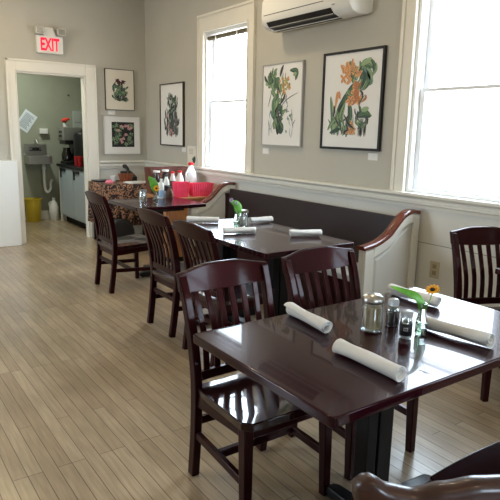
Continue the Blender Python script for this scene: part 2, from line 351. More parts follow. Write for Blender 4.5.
def make_chair(label, loc, rz):
    t = thing('dining_chair', label, 'chair', loc, rz, None)
    n = 10; mb = MB()
    # saddle seat
    NX, NY = 12, 12
    def outline(v, u):
        y = -.200 + .44 * v; hw = .195 + .038 * v
        e = max(0, (v - .86) / .14); hw -= .032 * (1 - math.sqrt(max(0, 1 - e * e)))
        e = max(0, (.06 - v) / .06); hw -= .015 * e * e
        x = u * hw; y -= .006 * u * u * max(0, v - .5) * 2
        return x, y
    top = []; bot = []
    for j in range(NY + 1):
        v = j / NY
        for i in range(NX + 1):
            u = -1 + 2 * i / NX; x, y = outline(v, u)
            dip = .011 * (1 - u * u) * math.sin(PI * min(1, v * 1.15)) - .003 * (1 - abs(u)) * v
            sl = .026 * (1 - v); top.append((x, y, .446 - dip - sl)); bot.append((x * .985, y, .412 - sl))
    nn = NX + 1; N2 = len(top); fs = []
    for j in range(NY):
        for i in range(NX):
            a = j * nn + i; fs.append((a, a + 1, a + 1 + nn, a + nn)); fs.append((a + N2, a + nn + N2, a + 1 + nn + N2, a + 1 + N2))
    loop = [i for i in range(nn)] + [j * nn + NX for j in range(1, NY + 1)] + [NY * nn + i for i in range(NX - 1, -1, -1)] + [j * nn for j in range(NY - 1, 0, -1)]
    for a, b_ in zip(loop, loop[1:] + loop[:1]): fs.append((b_, a, a + N2, b_ + N2))
    build('seat', MB().add(top + bot, fs), maho_seat, t, bevel=.006, seg=2)
    for sx_ in (-1, 1):
        pts = smooth_path([(sx_ * .180, -.222, 0), (sx_ * .184, -.196, .2), (sx_ * .190, -.18, .42), (sx_ * .195, -.198, .6), (sx_ * .201, -.236, .76), (sx_ * .206, -.277, .868)], 16)
        w = [.036] * 17; d = [.044 if i < 10 else .044 - .002 * (i - 10) for i in range(17)]
        build('leg', MB().sweep(pts, d, w, up=(1, 0, 0)), maho, t, bevel=.006)
        pts = [(sx_ * .197, .195, 0), (sx_ * .196, .19, .2), (sx_ * .193, .182, .415)]
        build('leg', MB().sweep(pts, [.034, .04, .046], [.034, .038, .042], up=(1, 0, 0)), maho, t, bevel=.005)
    # aprons
    build('seat_rail', MB().box(-.172, .175, .362, .172, .195, .414), maho, t, bevel=.003)
    build('seat_rail', MB().box(-.172, -.19, .336, .172, -.168, .389), maho, t, bevel=.003)
    for sx_ in (-1, 1): build('seat_rail', MB().sweep([(sx_ * .186, -.17, .365), (sx_ * .190, .17, .386)], .02, .052), maho, t, bevel=.003)
    # stretchers
    for sx_ in (-1, 1): build('stretcher', MB().sweep([(sx_ * .184, -.185, .205), (sx_ * .195, .188, .185)], .022, .034), maho, t, bevel=.004)
    build('stretcher', MB().sweep([(-.18, -.02, .195), (.18, -.02, .195)], .024, .034), maho, t, bevel=.004)
    build('stretcher', MB().sweep([(-.178, -.186, .265), (.178, -.186, .265)], .02, .034), maho, t, bevel=.004)
    build('lower_back_rail', MB().sweep([(-.19, -.184, .462), (-.1, -.192, .462), (.1, -.192, .462), (.19, -.184, .462)], .022, .04), maho, t, bevel=.004)
    for k in range(6):
        x0 = -.135 + .054 * k; x1 = x0 * 1.12
        bow = lambda x: .018 * (1 - (x / .21) ** 2)
        pts = smooth_path([(x0, -.186 - bow(x0) * .4, .47), (x0 * 1.03, -.192 - bow(x0) * .6, .60), (x0 * 1.07, -.222 - bow(x0) * .9, .71), (x1, -.262 - bow(x1), .815)], 8)
        build('slat', MB().sweep(pts, .027, .011, up=(0, 1, 0)), maho, t, bevel=.003)
    build('crest_rail', crest_mesh(lambda u: .795 + .012 * (abs(u) ** 2), crest_top), maho, t, bevel=.003)
    return t
GR = 'slat-back chairs around the tables'
ch1 = make_chair('dark mahogany slat-back chair pushed under the left end of the nearest table', (1.275, 1.716, 0), PI)
CH = [
 ('dark slat-back chair behind the nearest table, next to the end of the bench', (1.832, 1.735, 0), PI),
 ('dark slat-back chair side-on at the middle table, the nearer of its two', (1.98, 3.04, 0), -PI / 2),
 ('dark slat-back chair side-on at the middle table, the farther of its two', (2.005, 3.65, 0), -PI / 2),
 ('dark slat-back chair side-on beside the floral cloth, by the kitchen doorway', (2.06, 4.93, 0), -PI / 2),
 ('dark slat-back chair beyond the right end of the nearest table, under the bright window', (3.055, 1.745, 0), PI - math.radians(25)),
 ('dark chair at the near side of the nearest table, only its seat edge showing', (1.545, .708, 0), 0)]
for l, p, r in CH: dup(ch1, p, r, l)
fg = dup(ch1, (.996, .708, 0), math.radians(-31), 'brown chair in the bottom right foreground, only its curved top rail showing')
for c in fg.children:
    if c.name.startswith('crest_rail'):
        tmp = build('crest_tmp', scroll_mesh(), brown_m, smooth=True, angle=80); c.data = tmp.data; c.modifiers.clear(); bpy.data.objects.remove(tmp)

# ------------------------------------------------------------------ tables
def pedestal(t, x, y, ax, ay, ztop, col=.075):
    build('column', MB().box(x - .075, y - .03, .06, x - .024, y + .03, ztop - .02), black_stain, t, bevel=.004)
    build('column', MB().box(x - .014, y - .03, .06, x + .058, y + .03, ztop - .02), black_stain, t, bevel=.004)
    build('top_plate', MB().box(x - .2, y - .2, ztop - .025, x + .2, y + .2, ztop), iron_m, t)
    for dx, dy in ((1, 0), (-1, 0), (0, 1), (0, -1)):
        a = ax if dx else ay
        hh = .078 if dx > 0 else .05; o_ = .058 if dx > 0 else .03
        f_ = build('foot', MB().sweep([(x + dx * o_, y + dy * .03, .006 + hh / 2), (x + dx * a * .6, y + dy * a * .6, .006 + hh / 2), (x + dx * (a - .03), y + dy * (a - .03), .006 + hh * .48), (x + dx * a, y + dy * a, .006 + hh * .42)], [.066, .062, .056, .044], [hh, hh, hh * .94, hh * .7], up=(0, 0, 1)), iron_m, t, bevel=.008)
        build('glide', MB().lathe([(.012, 0), (.014, .004), (.008, .013), (.008, .016)], 10, c=(x + dx * (a - .04), y + dy * (a - .04), 0)), iron_m, f_, smooth=True)
def table(label, x0, y0, x1, y1, peds, ax=.38, ay=.32, rz=0):
    t = thing('pedestal_table', label, 'table', ((x0 + x1) / 2, (y0 + y1) / 2, 0), rz, None)
    w, d = (x1 - x0) / 2, (y1 - y0) / 2
    build('tabletop', MB().prism(rrect(-w, -d, w, d, .018), .717, .75), maho_top, t, bevel=.006, seg=3, angle=30)
    build('underframe', MB().prism(rrect(-w + .12, -d + .12, w - .12, d - .12, .02), .70, .7175), maho, t)
    for px, py in peds: pedestal(t, px, py, ax, ay, .70)
    return t
table('near dark mahogany table set with a sugar jar, shakers and four rolled napkins', .936, .948, 2.14, 1.672, [(-.05, -.025)], .37, .222)
table('middle dark table beside the bench, set with four rolled napkins and a vase', 1.965, 2.62, 2.70, 3.88, [(0, -.3), (0, .33)], .3, .26)
table('small far dark table in front of the red trays and bottles', 2.12, 4.80, 2.86, 5.5, [(0, 0)], .2, .3)
table('dark table at the right edge of the picture, under the bright window', 2.835, 1.02, 3.42, 1.705, [(0, -.1)], .25, .25)

# ------------------------------------------------------------------ bench
b = thing('bench', 'long dark bench with cream end panels along the window wall', 'bench', (3.42, 2.7, 0))
L0, L1 = 0.0, 2.50
capx = [(-.565, .675), (-.52, .682), (-.45, .694), (-.38, .716), (-.30, .757), (-.23, .822), (-.165, .878), (-.085, .906), (0, .895)]
def end_panel(y0):
    path = smooth_path([(x, 0, z) for x, z in capx], 24)
    out = [(p.x, p.z - .012) for p in path]; out[0] = (-.55, out[0][1])
    poly = [(-.55, 0), (0, 0)] + out[::-1]
    e = build('end_panel', MB().prism(poly, y0, y0 + .045, 'y'), wains_m, b, bevel=.003)
    # raised stiles round a recessed field
    q = MB(); yf = y0 - .02
    def zc(x):
        for p, r in zip(path, path[1:]):
            if p.x <= x <= r.x: return p.z + (r.z - p.z) * (x - p.x) / max(1e-6, r.x - p.x)
        return path[-1].z
    q.box(-.55, yf, 0, -.465, y0, zc(-.54) - .02); q.box(-.07, yf, 0, 0, y0, zc(-.03) - .02)
    xs = [-.465 + .395 * k / 16 for k in range(17)]
    q.loft([[(x, yf, zc(x) - .085), (x, y0, zc(x) - .085), (x, y0, zc(x) - .018), (x, yf, zc(x) - .018)] for x in xs])
    q.box(-.465, yf, 0, -.07, y0, .14)
    build('panel_moulding', q, white_m, e, bevel=.006)
    build('panel_field', MB().loft([[(x, y0 - .010, .19 if s_ else zc(x) - .125), (x, y0, .17 if s_ else zc(x) - .105)] for s_ in (0, 1) for x in (-.42, -.12)][:0] or [[(-.425, y0 - .010, .18), (-.11, y0 - .010, .18), (-.11, y0 - .010, zc(-.11) - .125), (-.2, y0 - .010, zc(-.2) - .125), (-.3, y0 - .010, zc(-.3) - .125), (-.425, y0 - .010, zc(-.425) - .125)], [(-.44, y0, .165), (-.095, y0, .165), (-.095, y0, zc(-.095) - .11), (-.2, y0, zc(-.2) - .11), (-.3, y0, zc(-.3) - .11), (-.44, y0, zc(-.44) - .11)]]), wains_m, e)
    rings = []
    for i, p in enumerate(path):
        tt = (path[min(i + 1, 24)] - path[max(i - 1, 0)]).normalized(); nrm = Vector((-tt.z, 0, tt.x)); w = .038; ring = []
        for (a, h) in ((-w, -.014), (-w, .004), (-w * .8, .012), (-w * .35, .015), (w * .35, .015), (w * .8, .012), (w, .004), (w, -.014)):
            ring.append((p.x + nrm.x * h, y0 + .016 + a, p.z + nrm.z * h))
        rings.append(ring)
    build('cap_rail', MB().loft(rings), maho_red, b, smooth=True, angle=50)
end_panel(0.0); end_panel(L1 - .045)
build('backrest', MB().prism([(-.16, .40), (-.125, .40), (-.095, .855), (-.128, .858)], .045, L1 - .15, 'y'), bench_m, b, bevel=.004)
build('seat_box', MB().box(-.50, .045, 0, -.05, L1 - .045, .40), maho, b)
build('seat_cushion', MB().box(-.53, .05, .40, -.165, L1 - .05, .452), cush_m, b, bevel=.015, seg=3)
build('backrest', MB().box(-.125, .05, .40, -.045, L1 - .05, .80), maho, b)

# ------------------------------------------------------------------ napkins
def make_napkin(label, x, y, z, ang, flip=1, seed=0, group='rolled napkins on the nearest table', Ln=.245):
    rnd = random.Random(seed); NT, NL = 44, 16; vs = []; fs = []; ph = rnd.random() * 3
    for j in range(NL + 1):
        v = j / NL; xx = (v - .5) * Ln
        for i in range(NT + 1):
            u = i / NT; turns = 2.35; a = flip * (u * turns * 2 * PI) + ph + flip * 0.6 * v
            r = .0095 + .0145 * u + .0012 * math.sin(3 * a + 5 * v + ph) + .003 * (abs(2 * v - 1) ** 3) + .001 * math.sin(9 * v + ph)
            ends = .006 * math.sin(u * 7 + ph) * (2 * v - 1) + .006 * u * (2 * v - 1)
            zz = r * math.sin(a) * .94
            vs.append((xx + ends, r * math.cos(a) * 1.05, zz))
    n = NT + 1
    for j in range(NL):
        for i in range(NT):
            a = j * n + i; fs.append((a, a + 1, a + 1 + n, a + n))
    mz = min(p[2] for p in vs)
    vs = [(p[0], p[1], p[2] - mz + .0012) for p in vs]
    o = build('rolled_napkin', MB().add(vs, fs), napkin_m, None, (x, y, z), (0, 0, ang), smooth=True, solid=.0022, angle=60)
    return tag(o, label, 'napkin', group)
def nap(label, ax, ay, bx, by, flip, seed, group): return make_napkin(label, (ax + bx) / 2, (ay + by) / 2, .7505, math.atan2(by - ay, bx - ax), flip, seed, group, math.hypot(bx - ax, by - ay))
G1 = 'rolled napkins on the nearest table'; G2 = 'rolled napkins on the middle table'
nap('white rolled napkin at the left rear of the nearest table, left of the sugar jar', 1.37, 1.655, 1.338, 1.415, 1, 1, G1)
nap('white rolled napkin in front of the sugar jar, nearest of all', 1.252, 1.255, 1.25, 1.01, -1, 2, G1)
nap('white rolled napkin behind the shakers, against the far edge of the nearest table', 1.94, 1.635, 1.945, 1.405, 1, 3, G1)
nap('white rolled napkin right of the sunflower vase, in the bright glare', 1.685, 1.26, 1.715, 1.02, -1, 4, G1)
nap('white rolled napkin at the left far end of the middle table', 2.13, 3.85, 2.31, 3.71, 1, 5, G2)
nap('white rolled napkin just in front of the vase on the middle table', 2.10, 3.285, 2.30, 3.215, -1, 6, G2)
nap('white rolled napkin right of the glass jar on the middle table, against the bench', 2.53, 3.58, 2.715, 3.575, 1, 7, G2)
nap('white rolled napkin at the near end of the middle table, alone on its right', 2.45, 2.99, 2.635, 2.90, 1, 8, G2)

# ------------------------------------------------------------------ tabletop things
def glass_jar(name, label, cat, loc, prof, fill=None, fillm=None, cap=None, capm=None, capname='lid', th=.0025, group=None):
    t = thing(name, label, cat, loc, random.random() * 3, group)
    outer = prof; inner = [(max(.001, r - th), z + (th if i == 0 else 0)) for i, (r, z) in enumerate(prof)][::-1]
    build('glass_body', MB().lathe(outer + inner, 28), glass_m, t, smooth=True)
    if fill: build('contents', MB().lathe(fill, 24), fillm, t, smooth=True)
    if cap: build(capname, MB().lathe(cap, 24), capm, t, smooth=True, angle=50)
    return t
sj = glass_jar('sugar_jar', 'glass jar of brown sugar with a domed steel lid on the nearest table', 'jar', (1.505, 1.355, .7505),
    [(.036, 0), (.0395, .004), (.0395, .012), (.0375, .018), (.0385, .09), (.0375, .108), (.0355, .116)],
    [(.033, .014), (.0345, .022), (.0345, .088), (.030, .092)], sugar_m,
    [(.038, .108), (.0395, .112), (.0395, .122), (.036, .128), (.026, .136), (.012, .140), (.002, .141)], steel_m)
build('spout_flap', MB().box(-.009, .006, .1385, .009, .022, .1405), steel_m, sj)
pj = glass_jar('pepper_grinder', 'glass bottle full of dark peppercorns, between sugar jar and labelled shaker', 'pepper jar', (1.612, 1.352, .7505),
    [(.023, 0), (.026, .004), (.026, .062), (.024, .07), (.018, .076), (.018, .082)], [(.021, .004), (.0232, .006), (.0232, .06), (.02, .065)], pepper_m,
    [(.019, .079), (.0215, .081), (.0215, .098), (.017, .104), (.008, .105)], mat('milky_plastic', (226, 228, 228), .2, trans=.55), 'grinder_head')
sh = glass_jar('salt_shaker', 'clear shaker with white salt and a black label, in front of the pepper', 'salt shaker', (1.548, 1.235, .7505),
    [(.019, 0), (.0215, .004), (.0205, .03), (.021, .07), (.0175, .076), (.0175, .079)], [(.016, .004), (.0178, .006), (.0178, .048), (.015, .051)], salt_m,
    [(.018, .078), (.0215, .080), (.0225, .098), (.018, .101), (.006, .102)], mat('milky_plastic', (226, 228, 228), .2, trans=.55), 'grinder_head')
def label_band(parent, r, z0, z1, a0, a1, m, name='label_band'):
    n = 14; vs = []; fs = []
    for k in range(n + 1):
        a = a0 + (a1 - a0) * k / n; vs += [(r * math.cos(a), r * math.sin(a), z0), (r * math.cos(a), r * math.sin(a), z1)]
    for k in range(n): fs.append((2 * k, 2 * k + 2, 2 * k + 3, 2 * k + 1))
    return build(name, MB().add(vs, fs), m, parent, solid=.0006, smooth=True)
sh.rotation_euler.z = 0
lb = label_band(sh, .0218, .014, .058, 0, 2 * PI, blackmatte_m)
fa = math.atan2(-1.235, -1.548)
for k, (da, w) in enumerate(((-.32, .22), (-.02, .16), (.22, .16))):
    for z in (.033, .043): label_band(lb, .0224, z, z + .0012, fa + da, fa + da + w, paper_m, 'mark')
    label_band(lb, .0224, .033, .0442, fa + da, fa + da + .04, paper_m, 'mark')
def leaf_mesh(pts, w, up=(0, 0, 1), fold=.25):
    P = smooth_path(pts, 14); vs = []; fs = []
    for i, p in enumerate(P):
        t = (P[min(i + 1, 14)] - P[max(i - 1, 0)]).normalized(); a = t.cross(Vector(up)).normalized(); b_ = a.cross(t); s_ = w * math.sin(PI * min(1, (i / 14) * .93 + .07)) ** .7
        vs += [p - a * s_ + b_ * s_ * fold, p, p + a * s_ + b_ * s_ * fold]
    for i in range(14):
        k = i * 3; fs += [(k, k + 1, k + 4, k + 3), (k + 1, k + 2, k + 5, k + 4)]
    return MB().add(vs, fs)
def flower(parent, c, nrm, r, petals, pm, cm, rc, name='flower'):
    q = Vector(nrm).to_track_quat('Z', 'Y'); mb = MB()
    for k in range(petals):
        a = 2 * PI * k / petals; d = Vector((math.cos(a), math.sin(a), 0)); e = Vector((-d.y, d.x, 0)); pts = []
        for u, w in ((.2, .10), (.5, .2), (.8, .19), (1, .04)):
            pts.append((d * u * r - e * w * r + Vector((0, 0, .12 * r * u)), d * u * r + e * w * r + Vector((0, 0, .12 * r * u))))
        vs = []; [vs.extend([Vector(c) + q @ a_, Vector(c) + q @ b_]) for a_, b_ in pts]
        mb.add(vs, [(2 * i, 2 * i + 1, 2 * i + 3, 2 * i + 2) for i in range(3)])
    f_ = build(name, mb, pm, parent, solid=.0008, smooth=True)
    build('flower_centre', MB().lathe([(.001, 0), (rc, .001), (rc * .9, rc * .6), (rc * .3, rc * .9)], 12), cm, f_, loc=c, rot=q.to_euler(), smooth=True)
def bud_vase(label, loc, h=.105, r=.021):
    t = thing('bud_vase', label, 'vase', loc)
    pf = [(r * .7, 0), (r * .95, .006), (r, h * .25), (r * .95, h * .45), (r * .62, h * .7), (r * .5, h * .82), (r * .62, h)]
    inn = [(max(.001, a - .0025), z + (.004 if i == 0 else 0)) for i, (a, z) in enumerate(pf)][::-1]
    build('glass_body', MB().lathe(pf + inn, 10), cut_glass_m, t)
    build('water', MB().lathe([(r * .7, .006), (r * .84, .01), (r * .84, h * .4), (r * .3, h * .405)], 16), water_m, t, smooth=True)
    return t
v1 = bud_vase('cut-glass bud vase with a long green leaf and a sunflower on the nearest table', (1.622, 1.228, .7505), .118, .0235)
build('stem', MB().tube(smooth_path([(0, 0, .02), (.004, -.002, .08), (.03, -.005, .125), (.055, 0.007, .152)], 10), .0016), green_m, v1, smooth=True)
flower(v1, (.058, .008, .156), (-.45, -.1, .75), .027, 11, yellow_m, brownseed_m, .009)
build('leaf', leaf_mesh([(0, 0, .05), (.0, .003, .10), (-.022, .014, .138), (-.058, .040, .158), (-.100, .066, .178)], .017, up=(-.6, -.5, 1)), green_m, v1, solid=.0012, smooth=True)
v2 = bud_vase('small bud vase with a pale purple flower and green leaf on the middle table', (2.32, 3.46, .7505), .125, .026)
build('stem', MB().tube(smooth_path([(0, 0, .02), (-.005, 0, .12), (-.03, .02, .19)], 8), .0016), green_m, v2, smooth=True)
build('leaf', leaf_mesh([(0, 0, .09), (.01, .0, .135), (.0, .01, .175), (-.045, .03, .200)], .03, up=(.56, .8, -.1)), green_m, v2, solid=.001, smooth=True)
flower(v2, (-.035, .025, .205), (-.5, -.6, .3), .018, 7, purple_m, mat('violet', (96, 78, 120), .7), .006)
flower(v2, (-.005, .005, .185), (-.3, -.8, .2), .014, 7, purple_m, mat('violet', (96, 78, 120), .7), .005)
glass_jar('sugar_jar', 'glass jar with a flat steel lid beside the vase on the middle table', 'jar', (2.405, 3.50, .7505),
    [(.036, 0), (.0395, .004), (.0385, .10), (.0355, .108)], [(.033, .006), (.035, .01), (.035, .06), (.03, .066)], mat('packet_white', (214, 210, 200), .8),
    [(.037, .102), (.0395, .105), (.0395, .119), (.03, .124), (.003, .125)], steel_m)
v3 = bud_vase('bud vase with a big green leaf and yellow flower on the far table', (2.47, 5.13, .7505), .12, .028)
build('leaf', leaf_mesh([(0, 0, .09), (-.01, .0, .15), (-.03, .0, .2), (-.07, .01, .25)], .04, up=(-.5, -.8, .2)), green_m, v3, solid=.001, smooth=True)
flower(v3, (.0, -.02, .135), (-.4, -.85, .1), .032, 10, yellow_m, brownseed_m, .010)
glass_jar('sugar_jar', 'glass jar of tan sugar at the left end of the far table', 'jar', (2.365, 5.20, .7505),
    [(.036, 0), (.0395, .004), (.0385, .10), (.0355, .108)], [(.033, .006), (.035, .01), (.035, .09), (.03, .094)], mat('tan_sugar', (200, 188, 164), .9),
    [(.037, .102), (.0395, .105), (.0395, .115), (.03, .12), (.003, .121)], steel_m)

# ------------------------------------------------------------------ sideboard corner
sb = thing('sideboard', 'orange pine sideboard in the corner, holding bottles and red trays', 'sideboard', (0, 0, 0))
build('body', MB().box(2.82, 5.54, .06, 3.40, 6.16, .70), orangew_m, sb, bevel=.004)
build('top', MB().box(2.80, 5.52, .70, 3.42, 6.18, .725), orangew_m, sb, bevel=.004)
build('plinth', MB().box(2.85, 5.58, 0, 3.38, 6.12, .06), blackmatte_m, sb)
build('door', MB().box(2.808, 5.57, .1, 2.82, 5.84, .68), orangew_m, sb, bevel=.003)
build('door', MB().box(2.808, 5.86, .1, 2.82, 6.13, .68), orangew_m, sb, bevel=.003)
ZB = .7255
def bottle(label, x, y, prof, bm_, capprof, capm, band=None, cat='bottle', group='bottles beyond the far table', name='bottle', z=None):
    t = thing(name, label, cat, (x, y, z or ZB), 0, group)
    build('body', MB().lathe(prof, 20), bm_, t, smooth=True); build('cap', MB().lathe(capprof, 14), capm, t, smooth=True, angle=40)
    if band: build('label_band', MB().lathe([(band[0], band[1]), (band[0], band[2])], 20, cap=False), band[3], t, smooth=True)
    return t
def bp(h, r, neck=.35): return [(r * .9, 0), (r, .006), (r, h * .62), (r * .85, h * .74), (r * neck, h * .88), (r * neck, h * .93)]
def cp(h, r, k=.42): return [(r * k, h * .93), (r * k * 1.1, h * .935), (r * k * 1.1, h), (r * k * .8, h * 1.003)]
syrup = mat('dark_syrup', (38, 18, 14), .15, coat=.5); cocoa = mat('brown_label', (84, 52, 34), .6); lblue = mat('pale_blue_label', (150, 182, 214), .5); greyl = mat('dark_grey_label', (62, 60, 66), .6)
bottle('dark bottle with wide white cap, the left one of two on the sideboard', 2.865, 5.92, bp(.27, .042, .6), syrup, cp(.27, .042, .85), whitepl_m, (.0425, .05, .14, paper_m))
bottle('dark bottle with wide white cap, the right one of two on the sideboard', 2.975, 5.92, bp(.28, .042, .6), syrup, cp(.28, .042, .85), whitepl_m, (.0425, .05, .14, greyl))
bottle('small white bottle with pale blue lower half, beside the leafy vase', 2.665, 5.40, bp(.20, .030, .4), whitepl_m, cp(.20, .030), whitepl_m, (.0306, .01, .085, lblue), z=.7505)
bottle('white squeeze bottle with a black cap at the rear of the far table', 2.745, 5.44, bp(.235, .033, .45), whitepl_m, cp(.235, .033, .5), black_m, (.0336, .07, .13, greyl), z=.7505)
bottle('small brown-labelled bottle in front of the black-capped one on the far table', 2.74, 5.365, bp(.12, .032, .5), cocoa, cp(.12, .032, .6), black_m, z=.7505)
bottle('slim bottle with red cap and grey label, left of the taller white red-capped bottle', 2.975, 5.74, bp(.27, .034, .5), mat('pale_milky', (205, 200, 196), .4), cp(.27, .034, .6), red_m, (.0346, .06, .17, cocoa))
bottle('white bottle with a red cap standing behind the left red tray', 3.075, 5.76, bp(.275, .045, .45), whitepl_m, cp(.275, .045, .5), red_m)
jg = bottle('large white jug with a red cap and side handle, tallest on the sideboard', 3.275, 5.86, [(.065, 0), (.07, .01), (.07, .19), (.058, .25), (.03, .31), (.026, .33)], mat('milky_jug', (215, 216, 214), .35), [(.03, .33), (.032, .335), (.032, .36), (.02, .363)], red_m, (.0706, .07, .2, paper_m), 'jug', name='jug')
build('handle', MB().tube(smooth_path([(-.055, -.02, .17), (-.085, -.03, .22), (-.06, -.02, .26), (-.028, -.008, .30)], 10), .009), mat('milky_jug', (215, 216, 214), .35), jg, smooth=True)
build('label_mark', MB().lathe([(.0712, .11), (.0712, .15)], 8, cap=False), greyl, jg)
def tray(label, x, y, w, d, h, rz, tilt=0):
    t = thing('fluted_tray', label, 'tray', (x, y, ZB), rz, 'red trays on the sideboard')
    n = 20; mb = MB()
    def ring(k, z, s_):
        o = []
        for (x0, y0, x1, y1) in ((-1, -1, 1, -1), (1, -1, 1, 1), (1, 1, -1, 1), (-1, 1, -1, -1)):
            for i in range(n):
                u = i / n; wob = .006 * (i % 2) * k
                px = (x0 + (x1 - x0) * u) * (w / 2 * s_ + wob); py = (y0 + (y1 - y0) * u) * (d / 2 * s_ + wob); o.append((px, py, z))
        return o
    mb.loft([ring(0, 0, .82), ring(1, h * .5, .92), ring(1, h, 1.0), ring(1, h - .001, .96), ring(1, h * .5, .88), ring(0, .006, .79)], True)
    build('fluted_shell', mb, pink_m, t); build('rim_stack', MB().box(-w * .36, -d * .36, .006, w * .36, d * .36, h * .72), pink_m, t, bevel=.004); return t
tray('coral red fluted tray on the sideboard, the left one of two', 3.005, 5.60, .155, .11, .165, math.radians(-3))
tray('coral red fluted tray on the sideboard, the right one beside the bench end', 3.255, 5.61, .27, .12, .145, math.radians(-5))
ob = build('wicker_basket', MB().loft([[(u, v, z) for u, v in rrect(-.26 * s_, -.075 * s_, .26 * s_, .075 * s_, .02)] for z, s_ in ((0, .92), (.30, 1), (.30, .93), (.03, .86))]), wicker_m, None, (3.08, 6.09, ZB), smooth=True, angle=30)
tag(ob, 'tall reddish brown wicker basket in the corner, behind the bottles', 'basket')

# floral-cloth table
ft = thing('side_table', 'small table hidden under a floral cloth by the kitchen doorway', 'table', (0, 0, 0))
build('tabletop', MB().box(2.59, 6.75, .745, 3.16, 7.33, .77), orangew_m, ft)
for x in (2.63, 3.12):
    for y in (6.83, 7.29): build('leg', MB().box(x - .02, y - .02, 0, x + .02, y + .02, .745), black_stain, ft)
tcb = MB(); N4 = 30; rings = []
def cloth_ring(z, amp, grow):
    o = []; x0, y0, x1, y1 = 2.575 - grow, 6.735 - grow, 3.175 + grow, 7.345
    for (a, b_, c_, d_) in ((x0, y0, x1, y0), (x1, y0, x1, y1), (x1, y1, x0, y1), (x0, y1, x0, y0)):
        for i in range(N4):
            u = i / N4; nx, ny = (d_ - b_), -(c_ - a); l = math.hypot(nx, ny); wv = amp * math.sin(i * 1.25) * (1 if ny or nx else 0)
            px = a + (c_ - a) * u + nx / l * wv; py = b_ + (d_ - b_) * u + ny / l * wv; o.append((px, min(py, 7.39), z))
    return o
tcb.loft([cloth_ring(.25, .016, .02), cloth_ring(.45, .012, .012), cloth_ring(.72, .003, .003), cloth_ring(.774, 0, 0)], False)
tcb.add([(2.575, 6.735, .774), (3.175, 6.735, .774), (3.175, 7.345, .774), (2.575, 7.345, .774)], [(0, 1, 2, 3)])
tag(build('tablecloth', tcb, floral_m, None, smooth=True, angle=50, solid=.002), 'dark tablecloth with orange and cream flowers, by the kitchen doorway', 'tablecloth')
ZF = .7765
tag(build('folded_napkin', MB().lathe([(.05, 0), (.055, .015), (.03, .038), (.004, .045)], 9), mat('pink_cloth', (226, 120, 140), .8), None, (2.70, 6.93, ZF), smooth=True), 'crumpled pink napkin on the floral tablecloth', 'napkin')
tag(build('paper_stack', MB().box(-.13, -.1, 0, .13, .1, .012).box(-.11, -.11, .012, .13, .08, .018), paper_m, None, (3.02, 6.84, ZF), (0, 0, .12)), 'stack of white paper menus on the floral tablecloth', 'papers')
tag(build('serving_tray', MB().prism(rrect(-.12, -.09, .12, .09, .03), 0, .012).prism(rrect(-.125, -.095, .125, .095, .03), .012, .02), black_m, None, (2.71, 7.20, ZF), (0, 0, .1), bevel=.003), 'flat black serving tray on the floral tablecloth', 'tray')
wb = MB()
for k in range(4):
    r = .07 + .008 * k; wb.tube([(r * math.cos(a * PI / 10), r * math.sin(a * PI / 10), .006 + .03 * k) for a in range(21)], .005, 6)
for k in range(14):
    a = 2 * PI * k / 14; wb.tube([(.068 * math.cos(a), .068 * math.sin(a), .003), (.096 * math.cos(a), .096 * math.sin(a), .105)], .0045, 6)
wb.lathe([(.07, 0.0), (.07, .005)], 16)
ck = tag(build('wire_basket', wb, mat('copper_wire', (160, 92, 62), .4, metal=.6), None, (2.97, 7.05, ZF), smooth=True), 'copper wire basket at the back of the floral tablecloth', 'basket')
tag(build('cup', MB().lathe([(.028, 0), (.032, .004), (.04, .075), (.037, .075), (.029, .008)], 18), whitepl_m, None, (2.825, 7.12, ZF), smooth=True), 'white cup in front of the copper wire basket', 'cup')
ap = thing('phone', 'black desk telephone against the wall behind the leafy vase', 'telephone', (3.09, 7.235, ZF))
build('base', MB().prism([(-.1, 0), (.1, 0), (.1, .12), (-.1, .05)], -.08, .08, 'x'), black_m, ap, bevel=.006)
build('handset', MB().sweep(smooth_path([(-.03, -.09, .09), (-.03, -.04, .15), (-.03, .05, .19), (-.03, .09, .17)], 8), .045, .03, up=(1, 0, 0)), black_m, ap, bevel=.006)
bag = MB().loft([[(u, v, z) for u, v in rrect(-.16 * a, -.11 * a, .16 * a, .11 * a, .05 * a)] for z, a in ((0, .9), (.03, 1), (.2, 1.0), (.3, .85), (.36, .6), (.38, .3))])
tag(build('bag', bag, blackmatte_m, None, (2.66, 6.5, 0), smooth=True, subsurf=1), 'black bag on the floor in front of the floral tablecloth', 'bag')

# ------------------------------------------------------------------ pictures
mb_tone = {}
def leafpoly(mb, m, pts, w, z, close=.1):
    if w > .006 and len(pts) > 2:
        leaf_raw(mb, m, pts, w, z); q = mb_tone.get(m.name, m)
        leaf_raw(mb, q, [(a + w * .25, b_ + w * .1) for a, b_ in pts], w * .45, z + .0001); leaf_raw(mb, pdk, pts, w * .07, z + .0002)
    else: leaf_raw(mb, m, pts, w, z)
def leaf_raw(mb, m, pts, w, z, close=.1):
    P = smooth_path([(a, b_, 0) for a, b_ in pts], 10); L_ = []; R_ = []
    for i, p in enumerate(P):
        t = (P[min(i + 1, 10)] - P[max(i - 1, 0)]).normalized(); s_ = w * math.sin(PI * (i / 10 * .94 + .03)) ** .8
        L_.append((p.x - t.y * s_, p.y + t.x * s_)); R_.append((p.x + t.y * s_, p.y - t.x * s_))
    vs = []
    for a, b_ in zip(L_, R_): vs += [(a[0], -z, a[1]), (b_[0], -z, b_[1])]
    mb.add(vs, [(2 * i, 2 * i + 1, 2 * i + 3, 2 * i + 2) for i in range(10)], m)
